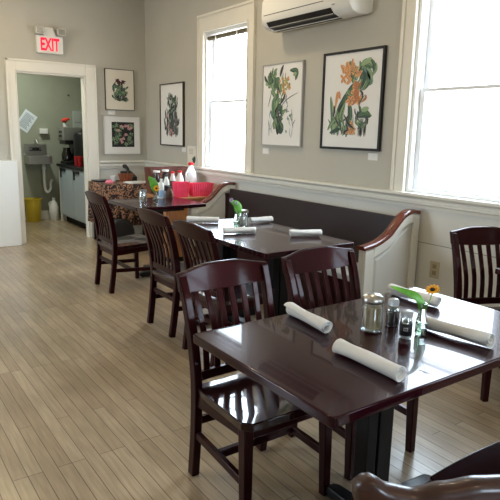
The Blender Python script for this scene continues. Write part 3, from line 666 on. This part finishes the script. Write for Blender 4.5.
def blob(mb, m, x, y, r, z, n=7, k=.35, rnd=random):
    # a small bloom: overlapping petals in two tones, with a few darker veins
    a0 = rnd.random() * 6; i = mb_tone.get(m.name, m); np_ = rnd.choice((4, 5, 6))
    for j in range(np_):
        a = a0 + 2 * PI * j / np_ + rnd.uniform(-.25, .25); l = r * rnd.uniform(.75, 1.15); e = (x + l * math.cos(a), y + l * math.sin(a) * .9)
        leafpoly(mb, m if j % 2 else i, [(x, y), ((x + e[0]) / 2 + rnd.uniform(-.1, .1) * r, (y + e[1]) / 2), e], r * .26, z + .00002 * j)
        leafpoly(mb, pdk, [(x, y), (x + (e[0] - x) * .8, y + (e[1] - y) * .8)], r * .035, z + .0002)
def blob_old(mb, m, x, y, r, z, n=7, k=.35, rnd=random):
    ph = rnd.random() * 6; vs = [(x, -z, y)]
    for i in range(n * 2):
        a = PI * i / n + ph; rr = r * (1 if i % 2 else 1 - k); vs.append((x + rr * math.cos(a), -z, y + rr * math.sin(a)))
    mb.add(vs, [(0, 1 + i, 1 + (i + 1) % (2 * n)) for i in range(2 * n)], m)
pg = mat('print_green', (92, 122, 92), .7); pdg = mat('print_dark_green', (62, 84, 74), .7); plg = mat('print_light_green', (146, 168, 128), .7)
por = mat('print_orange', (208, 146, 100), .7); pyel = mat('print_yellow', (196, 176, 84), .7); ppk = mat('print_pink', (196, 120, 128), .7)
pgr = mat('print_grey', (112, 114, 112), .7); pbk = mat('print_black', (32, 32, 34), .7); pmar = mat('print_maroon', (104, 44, 66), .7); pblu = mat('print_blue_green', (104, 140, 140), .7)
pdk = mat('print_ink', (58, 60, 52), .7)
mb_tone.update({'print_green': plg, 'print_dark_green': pg, 'print_light_green': pg, 'print_orange': mat('print_pale_orange', (226, 168, 118), .7), 'print_yellow': plg, 'print_pink': mat('print_pale_pink', (220, 170, 172), .7), 'print_grey': pbk, 'print_black': pdg, 'print_maroon': mat('print_plum', (70, 32, 50), .7), 'print_blue_green': plg})
def picture(label, loc, rz, w, h, fm, fw_, pm, matw, art, depth=.028, name='framed_picture'):
    t = thing(name, label, 'picture', loc, rz, 'framed botanical prints on the walls')
    q = MB().box(0, -depth, 0, fw_, 0, h).box(w - fw_, -depth, 0, w, 0, h).box(fw_, -depth, 0, w - fw_, 0, fw_).box(fw_, -depth, h - fw_, w - fw_, 0, h)
    build('frame', q, fm, t, bevel=.002)
    build('mat_board', MB().box(fw_, -depth * .6, fw_, w - fw_, -.002, h - fw_), pm, t)
    a = MB(); art(a, w, h, depth * .6 + .001, random.Random(hash_(label))); build('print', a, None, t)
    return t
def hash_(s_): return sum(ord(c) * (i + 1) for i, c in enumerate(s_))
RW = -PI / 2
def filler(a, w, h, z, rn, reg, mats, n, ln, wd):
    # many small leaves and hairline stems between the main ones
    for k in range(n):
        u0, v0, u1, v1 = reg[k % len(reg)]; u = rn.uniform(u0, u1); v = rn.uniform(v0, v1); t = rn.uniform(.6, 2.5); l = ln * rn.uniform(.5, 1.3); b_ = rn.uniform(-.04, .04)
        leafpoly(a, mats[k % len(mats)], [(u * w, v * h), ((u + l * .5 * math.cos(t) + b_) * w, (v + l * .5 * math.sin(t)) * h), ((u + l * math.cos(t)) * w, (v + l * math.sin(t)) * h)], wd * w * rn.uniform(.5, 1.2), z + .00003 * k)
def art_orchid(a, w, h, z, rn):
    P = lambda u, v: (u * w, v * h)
    def lf(m, pts, wd, dz=0): leafpoly(a, m, [P(*p) for p in pts], wd * w, z + dz)
    filler(a, w, h, z, rn, [(.18, .14, .5, .34), (.3, .14, .8, .3), (.45, .3, .7, .6)], [pdg, pgr, pg, pgr, plg], 46, .14, .02)
    filler(a, w, h, z + .0004, rn, [(.5, .6, .84, .84)], [pg, pdg, plg, pblu], 14, .12, .035)
    filler(a, w, h, z + .0004, rn, [(.32, .66, .6, .82), (.5, .42, .68, .62)], [por, mat('print_rust', (184, 122, 84), .7)], 26, .09, .03)
    for k in range(22): u = .2 + .55 * rn.random(); lf(pgr, [(u, .15), (u + .02 * rn.uniform(-1, 1), .25 + .12 * rn.random())], .006, .0001)
    for k in range(9): u = .62 + .16 * rn.random(); lf(pgr, [(u, .14), (u + .05 * rn.uniform(-1, 1), .32)], .008, .0001)
    lf(pg, [(.2, .15), (.2, .35), (.15, .55)], .035, .0003); lf(pdg, [(.24, .15), (.3, .4), (.5, .62), (.56, .66)], .04, .0004)
    lf(pg, [(.3, .14), (.33, .38), (.42, .5)], .03, .0005); lf(plg, [(.18, .16), (.32, .33)], .02, .0006); lf(pdg, [(.45, .13), (.5, .35), (.47, .5)], .04, .0003)
    lf(pg, [(.12, .2), (.22, .3), (.34, .34)], .03, .0005); lf(pdg, [(.16, .17), (.36, .22)], .025, .0007)
    for p in ((.52, .83), (.43, .77), (.36, .73), (.47, .79), (.56, .78)): blob(a, por, p[0] * w, p[1] * h, .075 * w, z + .0006 + .0001 * rn.random(), 5, .4, rn)
    for p in ((.56, .55), (.62, .5), (.58, .6), (.5, .5)): blob(a, por, p[0] * w, p[1] * h, .08 * w, z + .0007, 5, .45, rn)
    lf(por, [(.24, .42), (.28, .58), (.32, .52)], .03, .0006)
    for p in ((.52, .25), (.56, .2), (.5, .19)): blob(a, por, p[0] * w, p[1] * h, .07 * w, z + .0007, 6, .4, rn)
    lf(pg, [(.6, .78), (.72, .86), (.86, .8)], .05, .0006); lf(pdg, [(.7, .86), (.75, .72), (.68, .6)], .07, .0007); lf(pblu, [(.68, .82), (.78, .76), (.82, .66)], .04, .0008); lf(plg, [(.64, .84), (.8, .9)], .03, .0009)
    lf(pdg, [(.62, .34), (.72, .37), (.84, .34)], .05, .0006); lf(plg, [(.68, .4), (.8, .42)], .03, .0008); lf(pgr, [(.72, .34), (.7, .14)], .01, .0008)
def art_bough(a, w, h, z, rn):
    P = lambda u, v: (u * w, v * h)
    def lf(m, pts, wd, dz=0): leafpoly(a, m, [P(*p) for p in pts], wd * w, z + dz)
    filler(a, w, h, z, rn, [(.12, .7, .45, .86), (.3, .5, .5, .7), (.28, .2, .56, .42)], [pg, pdg, plg, pgr], 48, .13, .03)
    filler(a, w, h, z + .0003, rn, [(.36, .62, .68, .8)], [pyel, plg, por], 26, .06, .022)
    filler(a, w, h, z, rn, [(.55, .1, .8, .5), (.2, .1, .3, .5)], [pgr, pblu, paper_m], 26, .1, .008)
    for k in range(9): t = rn.uniform(1.6, 4.2); lf([pg, plg, pdg][k % 3], [(.3, .8), (.3 + .17 * math.cos(t), .8 + .11 * math.sin(t))], .04, .0003 + .00005 * k)
    for k in range(8): t = rn.uniform(0, 6.2); lf([pg, plg, pdg][k % 3], [(.27, .78), (.27 + .2 * math.cos(t), .78 + .08 * math.sin(t))], .035, .0003 + .00005 * k)
    for k in range(12): blob(a, pyel if k % 3 else por, (.4 + .25 * rn.random()) * w, (.65 + .12 * rn.random()) * h, .035 * w, z + .0009, 5, .4, rn)
    lf(pgr, [(.5, .75), (.52, .88)], .01, .0005); lf(pgr, [(.58, .72), (.58, .88)], .01, .0005)
    lf(pg, [(.36, .35), (.34, .5), (.4, .64)], .09, .0006); lf(pdg, [(.36, .38), (.44, .48), (.5, .46)], .05, .0007)
    lf(pdg, [(.3, .36), (.42, .3), (.55, .2)], .07, .0007); lf(pbk, [(.42, .14), (.42, .28), (.36, .36)], .06, .0008); lf(pdg, [(.5, .15), (.48, .3)], .08, .0006); lf(pdg, [(.3, .25), (.4, .33), (.54, .33)], .05, .0008)
    lf(pdg, [(.68, .9), (.84, .88), (.82, .78)], .04, .0006); lf(plg, [(.76, .84), (.84, .86)], .03, .0007)
    for pts in ([(.4, .4), (.6, .55), (.9, .64)], [(.5, .44), (.7, .42)], [(.22, .62), (.16, .48)], [(.6, .55), (.62, .62)], [(.2, .3), (.2, .12)], [(.25, .7), (.2, .55)], [(.75, .45), (.78, .25)]): lf(pgr, pts, .008, .0006)
    for k in range(6): blob(a, pblu, (.6 + .12 * rn.random()) * w, (.15 + .3 * rn.random()) * h, .03 * w, z + .0002, 5, .4, rn)
def art_grey(a, w, h, z, rn):
    P = lambda u, v: (u * w, v * h)
    filler(a, w, h, z, rn, [(.22, .14, .76, .46), (.3, .46, .72, .76)], [pgr, pdg, pgr, pbk], 60, .1, .022)
    for k in range(46):
        u = .2 + .58 * rn.random(); v = .14 + .3 * rn.random(); t = rn.uniform(1.0, 2.2); l = .16
        leafpoly(a, [pgr, pdg, pbk, pdg][k % 4], [P(u, v), P(u + l * .4 * math.cos(t), v + l * math.sin(t))], .028 * w, z + .00001 * k)
    for k in range(18):
        u = .3 + .46 * rn.random(); v = .52 + .25 * rn.random(); leafpoly(a, pgr if k % 2 else pdg, [P(u, v), P(u + .05, v + .1)], .018 * w, z + .0005 + .00001 * k)
    for k in range(6): u = .35 + .4 * rn.random(); leafpoly(a, pgr, [P(.5, .4), P(u, .72)], .006 * w, z + .0004)
    for u, v in ((.42, .2), (.5, .17), (.47, .25), (.55, .2), (.3, .48), (.36, .3)): blob(a, ppk, u * w, v * h, .05 * w, z + .0009, 6, .3, rn)
def art_pansy(a, w, h, z, rn):
    filler(a, w, h, z, rn, [(.28, .22, .7, .56)], [pgr, pdg, pbk, pg], 50, .12, .04)
    for k in range(26): blob(a, [pgr, pdg, plg, pdg, pbk, pg][k % 6], (.33 + .4 * rn.random()) * w, (.24 + .33 * rn.random()) * h, .075 * w, z + .00002 * k, 6, .3, rn)
    for u, v in ((.48, .68), (.56, .66), (.62, .7), (.52, .62), (.42, .72)): blob(a, pmar, u * w, v * h, .085 * w, z + .0008, 5, .3, rn)
    blob(a, pbk, .33 * w, .62 * h, .07 * w, z + .0008, 6, .2, rn)
def art_rose(a, w, h, z, rn):
    a.box(.22 * w, -z, .2 * h, .83 * w, -z + .0005, .84 * h, pbk)
    for k in range(34): blob(a, [pg, plg, pdg, pgr, pdg][k % 5], (.26 + .52 * rn.random()) * w, (.26 + .5 * rn.random()) * h, .065 * w, z + .0002 + .00002 * k, 6, .35, rn)
    for k in range(12): blob(a, ppk, (.26 + .52 * rn.random()) * w, (.28 + .5 * rn.random()) * h, .05 * w, z + .0012, 6, .3, rn)
frame_black = mat('black_picture_frame', (20, 20, 24), .35); frame_silver = mat('silver_picture_frame', (176, 174, 168), .4, metal=.2); frame_thin = mat('dark_thin_frame', (58, 48, 40), .4); frame_white = mat('white_picture_frame', (215, 212, 204), .4)
picture('orange orchid print in a black frame, largest picture, between the air conditioner and bright window', (XW - .001, 3.83, 1.318), RW, .69, .795, frame_black, .02, paper_m, .1, art_orchid)
picture('print of a green and yellow flowering bough in a pale frame, under the air conditioner', (XW - .001, 4.715, 1.318), RW, .62, .772, frame_silver, .012, paper_m, .1, art_bough)
picture('narrow print of grey leaves and pink flowers, between the corner and far window', (XW - .001, 6.975, 1.252), RW, .635, .775, frame_thin, .014, paper_m, .1, art_grey)
picture('small maroon pansy print, upper of the two beside the kitchen doorway', (2.872, YB - .001, 1.695), 0, .408, .525, frame_thin, .006, cream_m, .1, art_pansy)
picture('pink rose print on black, lower of the two beside the kitchen doorway', (2.832, YB - .001, 1.108), 0, .525, .515, frame_silver, .01, paper_m, .1, art_rose)
def art_card(a, w, h, z, rn):
    leafpoly(a, pbk, [(.55 * w, .1 * h), (.75 * w, .3 * h), (.8 * w, .5 * h)], .12 * w, z); leafpoly(a, pdg, [(.5 * w, .3 * h), (.85 * w, .45 * h)], .08 * w, z + .0003)
    for k in range(4): a.box(.15 * w, -z, (.62 + .07 * k) * h, .6 * w, -z + .0003, (.635 + .07 * k) * h, pgr)
picture('small framed card with a dark leaf standing on the rail by the far window', (XW - .02, 6.22, 1.0305), RW, .22, .235, frame_white, .008, cream_m, .05, art_card, .015)
for l, p, r in (('white caption card under the orange orchid print', (XW, 3.27, 1.245), RW), ('white caption card under the green bough print', (XW, 4.71, 1.235), RW), ('white caption card under the narrow grey leaf print', (XW, 6.42, 1.185), RW), ('white caption card between the two prints by the doorway', (2.91, YB, 1.635), 0)):
    tag(build('caption_card', MB().box(0, -.003, 0, .10, 0, .055).box(.012, -.0035, .03, .07, -.003, .034), paper_m, None, p, (0, 0, r)), l, 'card', 'caption cards under the pictures')

# ------------------------------------------------------------------ air conditioner
ac = thing('air_conditioner', 'white wall-mounted air conditioner above the framed prints', 'air conditioner', (XW, 4.46, 2.352), RW)
ACW = 1.14
prof = [(0, .02), (-.06, 0), (-.13, .0), (-.20, .022), (-.235, .06), (-.245, .11), (-.24, .24), (-.21, .285), (-.15, .30), (0, .30)]
def yz(pr, x0, x1): return MB().loft([[(x, a, z) for a, z in pr] for x in (x0, x1)])
build('body', yz(prof, .012, ACW - .012), whitepl_m, ac, bevel=.006, seg=3)
build('end_cap', MB().loft([[(x, a * s_ , .15 + (z - .15) * s_) for a, z in prof] for x, s_ in ((0, .93), (.012, 1))]), whitepl_m, ac, smooth=True)
build('end_cap', MB().loft([[(x, a * s_, .15 + (z - .15) * s_) for a, z in prof] for x, s_ in ((ACW - .012, 1), (ACW, .93))]), whitepl_m, ac, smooth=True)
build('outlet', MB().prism([(-.105, -.005), (-.205, .018), (-.2405, .060), (-.20, .066), (-.12, .02)], .08, ACW - .22, 'x'), black_m, ac)
for k, (a, z) in enumerate(((-.150, -.003), (-.212, .018))):
    build('louver', MB().sweep([(.05, a, z), (ACW - .22, a, z)], .016, .005, up=(0, -.5, 1)), whitepl_m if k != 1 else mat('louver_grey', (168, 168, 166), .4), ac)
build('panel_seam', MB().box(.05, -.2475, .118, ACW - .30, -.2435, .123), black_m, ac)
build('indicator', MB().box(ACW - .2, -.2465, .075, ACW - .17, -.2425, .082), mat('indicator_grey', (120, 120, 120), .4), ac)

# outlet on wainscot
ot = thing('wall_outlet', 'beige double power outlet on the wainscot behind the sunflower', 'outlet', (XW - .012, 2.575, .425), RW)
build('plate', MB().box(0, -.006, 0, .08, 0, .125), mat('beige_plate', (190, 178, 150), .45), ot, bevel=.002)
for z in (.025, .073): build('socket', MB().box(.024, -.008, z, .056, -.006, z + .03), mat('tan_socket', (150, 136, 108), .5), ot)

# exit sign
ex = thing('exit_sign', 'white exit sign with red letters and two emergency lamps above the doorway', 'exit sign', (2.02, YB, 2.335))
build('housing', MB().box(0, -.06, 0, .315, 0, .205), whitepl_m, ex, bevel=.006)
cu = bpy.data.curves.new('exit_text', 'FONT'); cu.body = 'EXIT'; cu.size = .2; cu.extrude = .002; cu.offset = .006
tmp = bpy.data.objects.new('exit_tmp', cu); C.objects.link(tmp); bpy.context.view_layer.update()
me = bpy.data.meshes.new_from_object(tmp.evaluated_get(bpy.context.evaluated_depsgraph_get())); bpy.data.objects.remove(tmp)
xs = [v.co.x for v in me.vertices]; ys = [v.co.y for v in me.vertices]
for v in me.vertices:
    v.co.x = .045 + (v.co.x - min(xs)) / (max(xs) - min(xs)) * .225; v.co.y = .028 + (v.co.y - min(ys)) / (max(ys) - min(ys)) * .15
me.materials.clear(); me.materials.append(mat('lit_red_letters', (235, 20, 60), .4, emit=(255, 25, 70), es=.9))
lt = bpy.data.objects.new('letters', me); C.objects.link(lt); lt.parent = ex; lt.location = (0, -.062, 0); lt.rotation_euler = (PI / 2, 0, 0)
build('battery_box', MB().prism([(.09, .205), (.24, .205), (.205, .30), (.105, .30)], -.05, 0, 'y'), whitepl_m, ex, bevel=.005)
for x, sg in ((.035, -1), (.29, 1)):
    h_ = build('lamp_head', MB().loft([[(u, -.10 + .1 * k, v) for u, v in rrect(-.05 + .008 * k, -.042 + .008 * k, .05 - .008 * k, .042 - .008 * k, .012)] for k in (0, 1)]), mat('lamp_head_grey', (205, 203, 196), .3, metal=.4), ex, loc=(x, -.005, .255), smooth=True, angle=40)
    build('lens', MB().box(-.038, -.104, -.032, .038, -.1, .032), mat('mirror_lens', (215, 215, 210), .12, metal=.8), h_)

# ------------------------------------------------------------------ kitchen
sk = thing('wall_sink', 'small steel hand sink on the kitchen wall', 'sink', (2.44, KY, -.03))
build('backsplash', MB().box(-.17, -.02, .95, .17, 0, 1.22), steel_m, sk, bevel=.003)
bs = MB().box(-.17, -.34, .93, .17, -.32, 1.05).box(-.17, -.32, .93, -.15, -.02, 1.05).box(.15, -.32, .93, .17, -.02, 1.05).box(-.15, -.32, .93, .15, -.02, .95)
build('basin', bs, steel_m, sk, bevel=.004)
build('drain_pipe', MB().tube(smooth_path([(.08, -.16, .93), (.08, -.16, .70), (.085, -.16, .54), (.12, -.16, .48), (.17, -.15, .53), (.19, -.1, .62), (.24, -.02, .66)], 24), .022, 12), whitepl_m, sk, smooth=True)
build('pipe_collar', MB().lathe([(.032, 0), (.032, .05)], 14, c=(.08, -.16, .84)), whitepl_m, sk, smooth=True)
build('faucet', MB().tube(smooth_path([(0, -.03, 1.16), (0, -.06, 1.27), (0, -.12, 1.29), (0, -.16, 1.22)], 12), .01), steel_m, sk, smooth=True)
build('faucet_body', MB().box(-.09, -.05, 1.12, .09, -.02, 1.17), blackmatte_m, sk, bevel=.006)
for x in (-.08, .08): build('tap_handle', MB().box(x - .025, -.075, 1.14, x + .025, -.05, 1.155), steel_m, sk)
tag(build('soap_dispenser', MB().box(-.06, -.07, 0, .06, 0, .08), whitepl_m, None, (2.58, KY, 1.35), bevel=.008), 'small white dispenser on the kitchen wall above the sink', 'dispenser')
nt_ = thing('notice_sheet', 'white notice sheet stuck up crookedly on the kitchen wall', 'notice', (2.34, KY, 1.54)); nt_.rotation_euler = (0, math.radians(35), 0)
build('sheet', MB().box(-.105, -.004, -.15, .105, 0, .15), mat('bluish_paper', (214, 220, 226), .4), nt_)
for k in range(11): build('text_line', MB().box(-.075, -.005, -.11 + .021 * k, .075 - .03 * ((k * 7) % 3) / 2, -.004, -.102 + .021 * k), mat('grey_ink', (120, 126, 132), .7), nt_)
def bucket():
    pf = [(.10, 0), (.105, .006), (.13, .35), (.142, .352), (.142, .362), (.126, .362), (.101, .012)]
    return build('waste_bin', MB().lathe(pf, 24), ybin_m, None, (2.325, KY - .16, 0), smooth=True)
tag(bucket(), 'yellow plastic waste bin on the kitchen floor', 'bin')
cj = thing('cleaning_jug', 'white plastic cleaning jug on the kitchen floor beside the yellow bin', 'jug', (2.655, KY - .13, 0))
build('body', MB().lathe([(.07, 0), (.075, .01), (.075, .2), (.05, .27), (.025, .31), (.022, .325)], 20), whitepl_m, cj, smooth=True)
build('cap', MB().lathe([(.027, .325), (.027, .35), (.02, .352)], 14), whitepl_m, cj, smooth=True)
build('handle', MB().tube(smooth_path([(-.06, 0, .2), (-.075, 0, .26), (-.04, 0, .3)], 8), .009), whitepl_m, cj, smooth=True)
fr = thing('undercounter_fridge', 'pale two-door undercounter fridge with a dark top in the kitchen', 'fridge', (2.72, 0, 0))
build('body', MB().box(.02, 7.80, .10, .70, 9.06, .86), fridge_m, fr)
build('side_panel', MB().box(0, 9.06, 0, .70, 9.10, .88), white_m, fr)
build('worktop', MB().box(-.02, 7.78, .86, .72, 9.14, .90), black_m, fr, bevel=.004)
build('plinth', MB().box(.08, 7.82, 0, .68, 9.06, .10), blackmatte_m, fr)
for y0, y1 in ((7.82, 8.42), (8.44, 9.04)):
    d_ = build('door', MB().box(-.005, y0, .12, .02, y1, .85), fridge_m, fr, bevel=.004)
    build('handle', MB().box(-.02, y1 - .30, .80, -.005, y1 - .06, .835).box(-.02, y1 - .10, .70, -.005, y1 - .06, .80), black_m, d_)
cm = thing('coffee_machine', 'black coffee machine with a steel front on the kitchen worktop', 'coffee machine', (2.86, 8.98, .9005))
build('body', MB().box(-.10, -.14, 0, .18, .14, .04).box(.04, -.14, .04, .18, .14, .30).box(-.10, -.14, .30, .18, .14, .36), black_m, cm, bevel=.006)
hd = build('brew_head', MB().box(-.12, -.15, .36, .18, .15, .56), mat('machine_steel', (150, 148, 142), .35, metal=.5), cm, bevel=.01)
for y in (-.05, .02):
    for z in (.41, .47): build('button', MB().box(-.126, y, z, -.12, y + .045, z + .035), black_m, hd)
build('carafe', MB().lathe([(.05, .045), (.075, .06), (.08, .14), (.05, .22), (.055, .25)], 20, c=(-.04, 0, 0)), mat('dark_glass', (30, 26, 24), .05, coat=.5), cm, smooth=True)
fp = thing('flower_pot', 'red flower standing on top of the coffee machine', 'flower pot', (2.82, 8.98, 1.461))
build('pot', MB().lathe([(.03, 0), (.042, .055), (.038, .055), (.028, .006)], 16), whitepl_m, fp, smooth=True)
mbf = MB()
for k in range(9):
    a = k * 2.4; mbf.lathe([(.004, 0), (.03, .012), (.028, .03), (.008, .042)], 7, c=(.05 * math.cos(a) * (k / 9) ** .5, .07 * math.sin(a) * (k / 9) ** .5, .07 + .014 * (k % 3)))
build('blooms', mbf, mat('poppy_red', (206, 60, 42), .6), fp, smooth=True)
build('stems', MB().tube([(0, 0, .01), (.0, .0, .08)], .006, 6), dgreen_m, fp)
tag(build('coffee_urn', MB().lathe([(.14, 0), (.15, .01), (.15, .44), (.13, .48), (.05, .51), (.02, .54)], 24), black_m, None, (2.97, 8.62, .9005), smooth=True, angle=40), 'tall black coffee urn beside the coffee machine', 'coffee urn')
tag(build('coffee_grinder', MB().box(-.12, -.12, 0, .12, .12, .30).loft([[(u, v, z) for u, v in rrect(-.09 * s_, -.09 * s_, .09 * s_, .09 * s_, .02)] for z, s_ in ((.30, .8), (.42, 1.1), (.44, 1.1))]), black_m, None, (3.16, 8.10, .9005), bevel=.006), 'black coffee grinder on the worktop, half hidden by the door jamb', 'grinder')
for i, (x, y, l) in enumerate(((2.80, 8.30, 'red paper cup on the kitchen worktop, nearer the doorway'), (2.79, 8.42, 'red paper cup on the kitchen worktop, next to the coffee urn'))):
    tag(build('paper_cup', MB().lathe([(.028, 0), (.041, .14 - .0 * i), (.043, .145), (.038, .143), (.026, .005)], 18), mat('red_cup', (190, 40, 48), .5), None, (x, y, .9005), smooth=True), l, 'cup', 'red cups on the kitchen worktop')
tag(build('switch_box', MB().box(-.07, -.06, 0, .07, 0, .28).box(-.05, -.066, .1, .05, -.06, .25), mat('grey_box', (170, 174, 168), .5), None, (3.12, KY, 1.44), bevel=.004), 'pale grey box on the kitchen wall above the urn', 'box')
for z in (1.96,): tag(build('wall_hook', MB().lathe([(.012, 0), (.016, .01), (.008, .02)], 10), mat('hook_grey', (110, 112, 100), .5), None, (3.0, KY, z), (PI / 2, 0, 0)), 'small grey hook high on the kitchen wall', 'hook')

# ------------------------------------------------------------------ ceiling lamps (give their own light above)
for i, (x, y) in enumerate(((1.2, 6.4), (2.5, 4.6), (.4, 2.6), (2.2, 2.2), (-1.5, 4.2), (.4, -.8))):
    o = build('recessed_ceiling_lamp', MB().loft([[(r * math.cos(2 * PI * k / 24), r * math.sin(2 * PI * k / 24), z) for k in range(24)] for r, z in ((.085, -.0), (.11, -.0), (.11, -.012), (.085, -.012), (.085, 0))], False), whitepl_m, None, (x, y, ZC), smooth=True)
    tag(o, 'round recessed ceiling lamp above the dining room', 'ceiling lamp', 'recessed ceiling lamps')
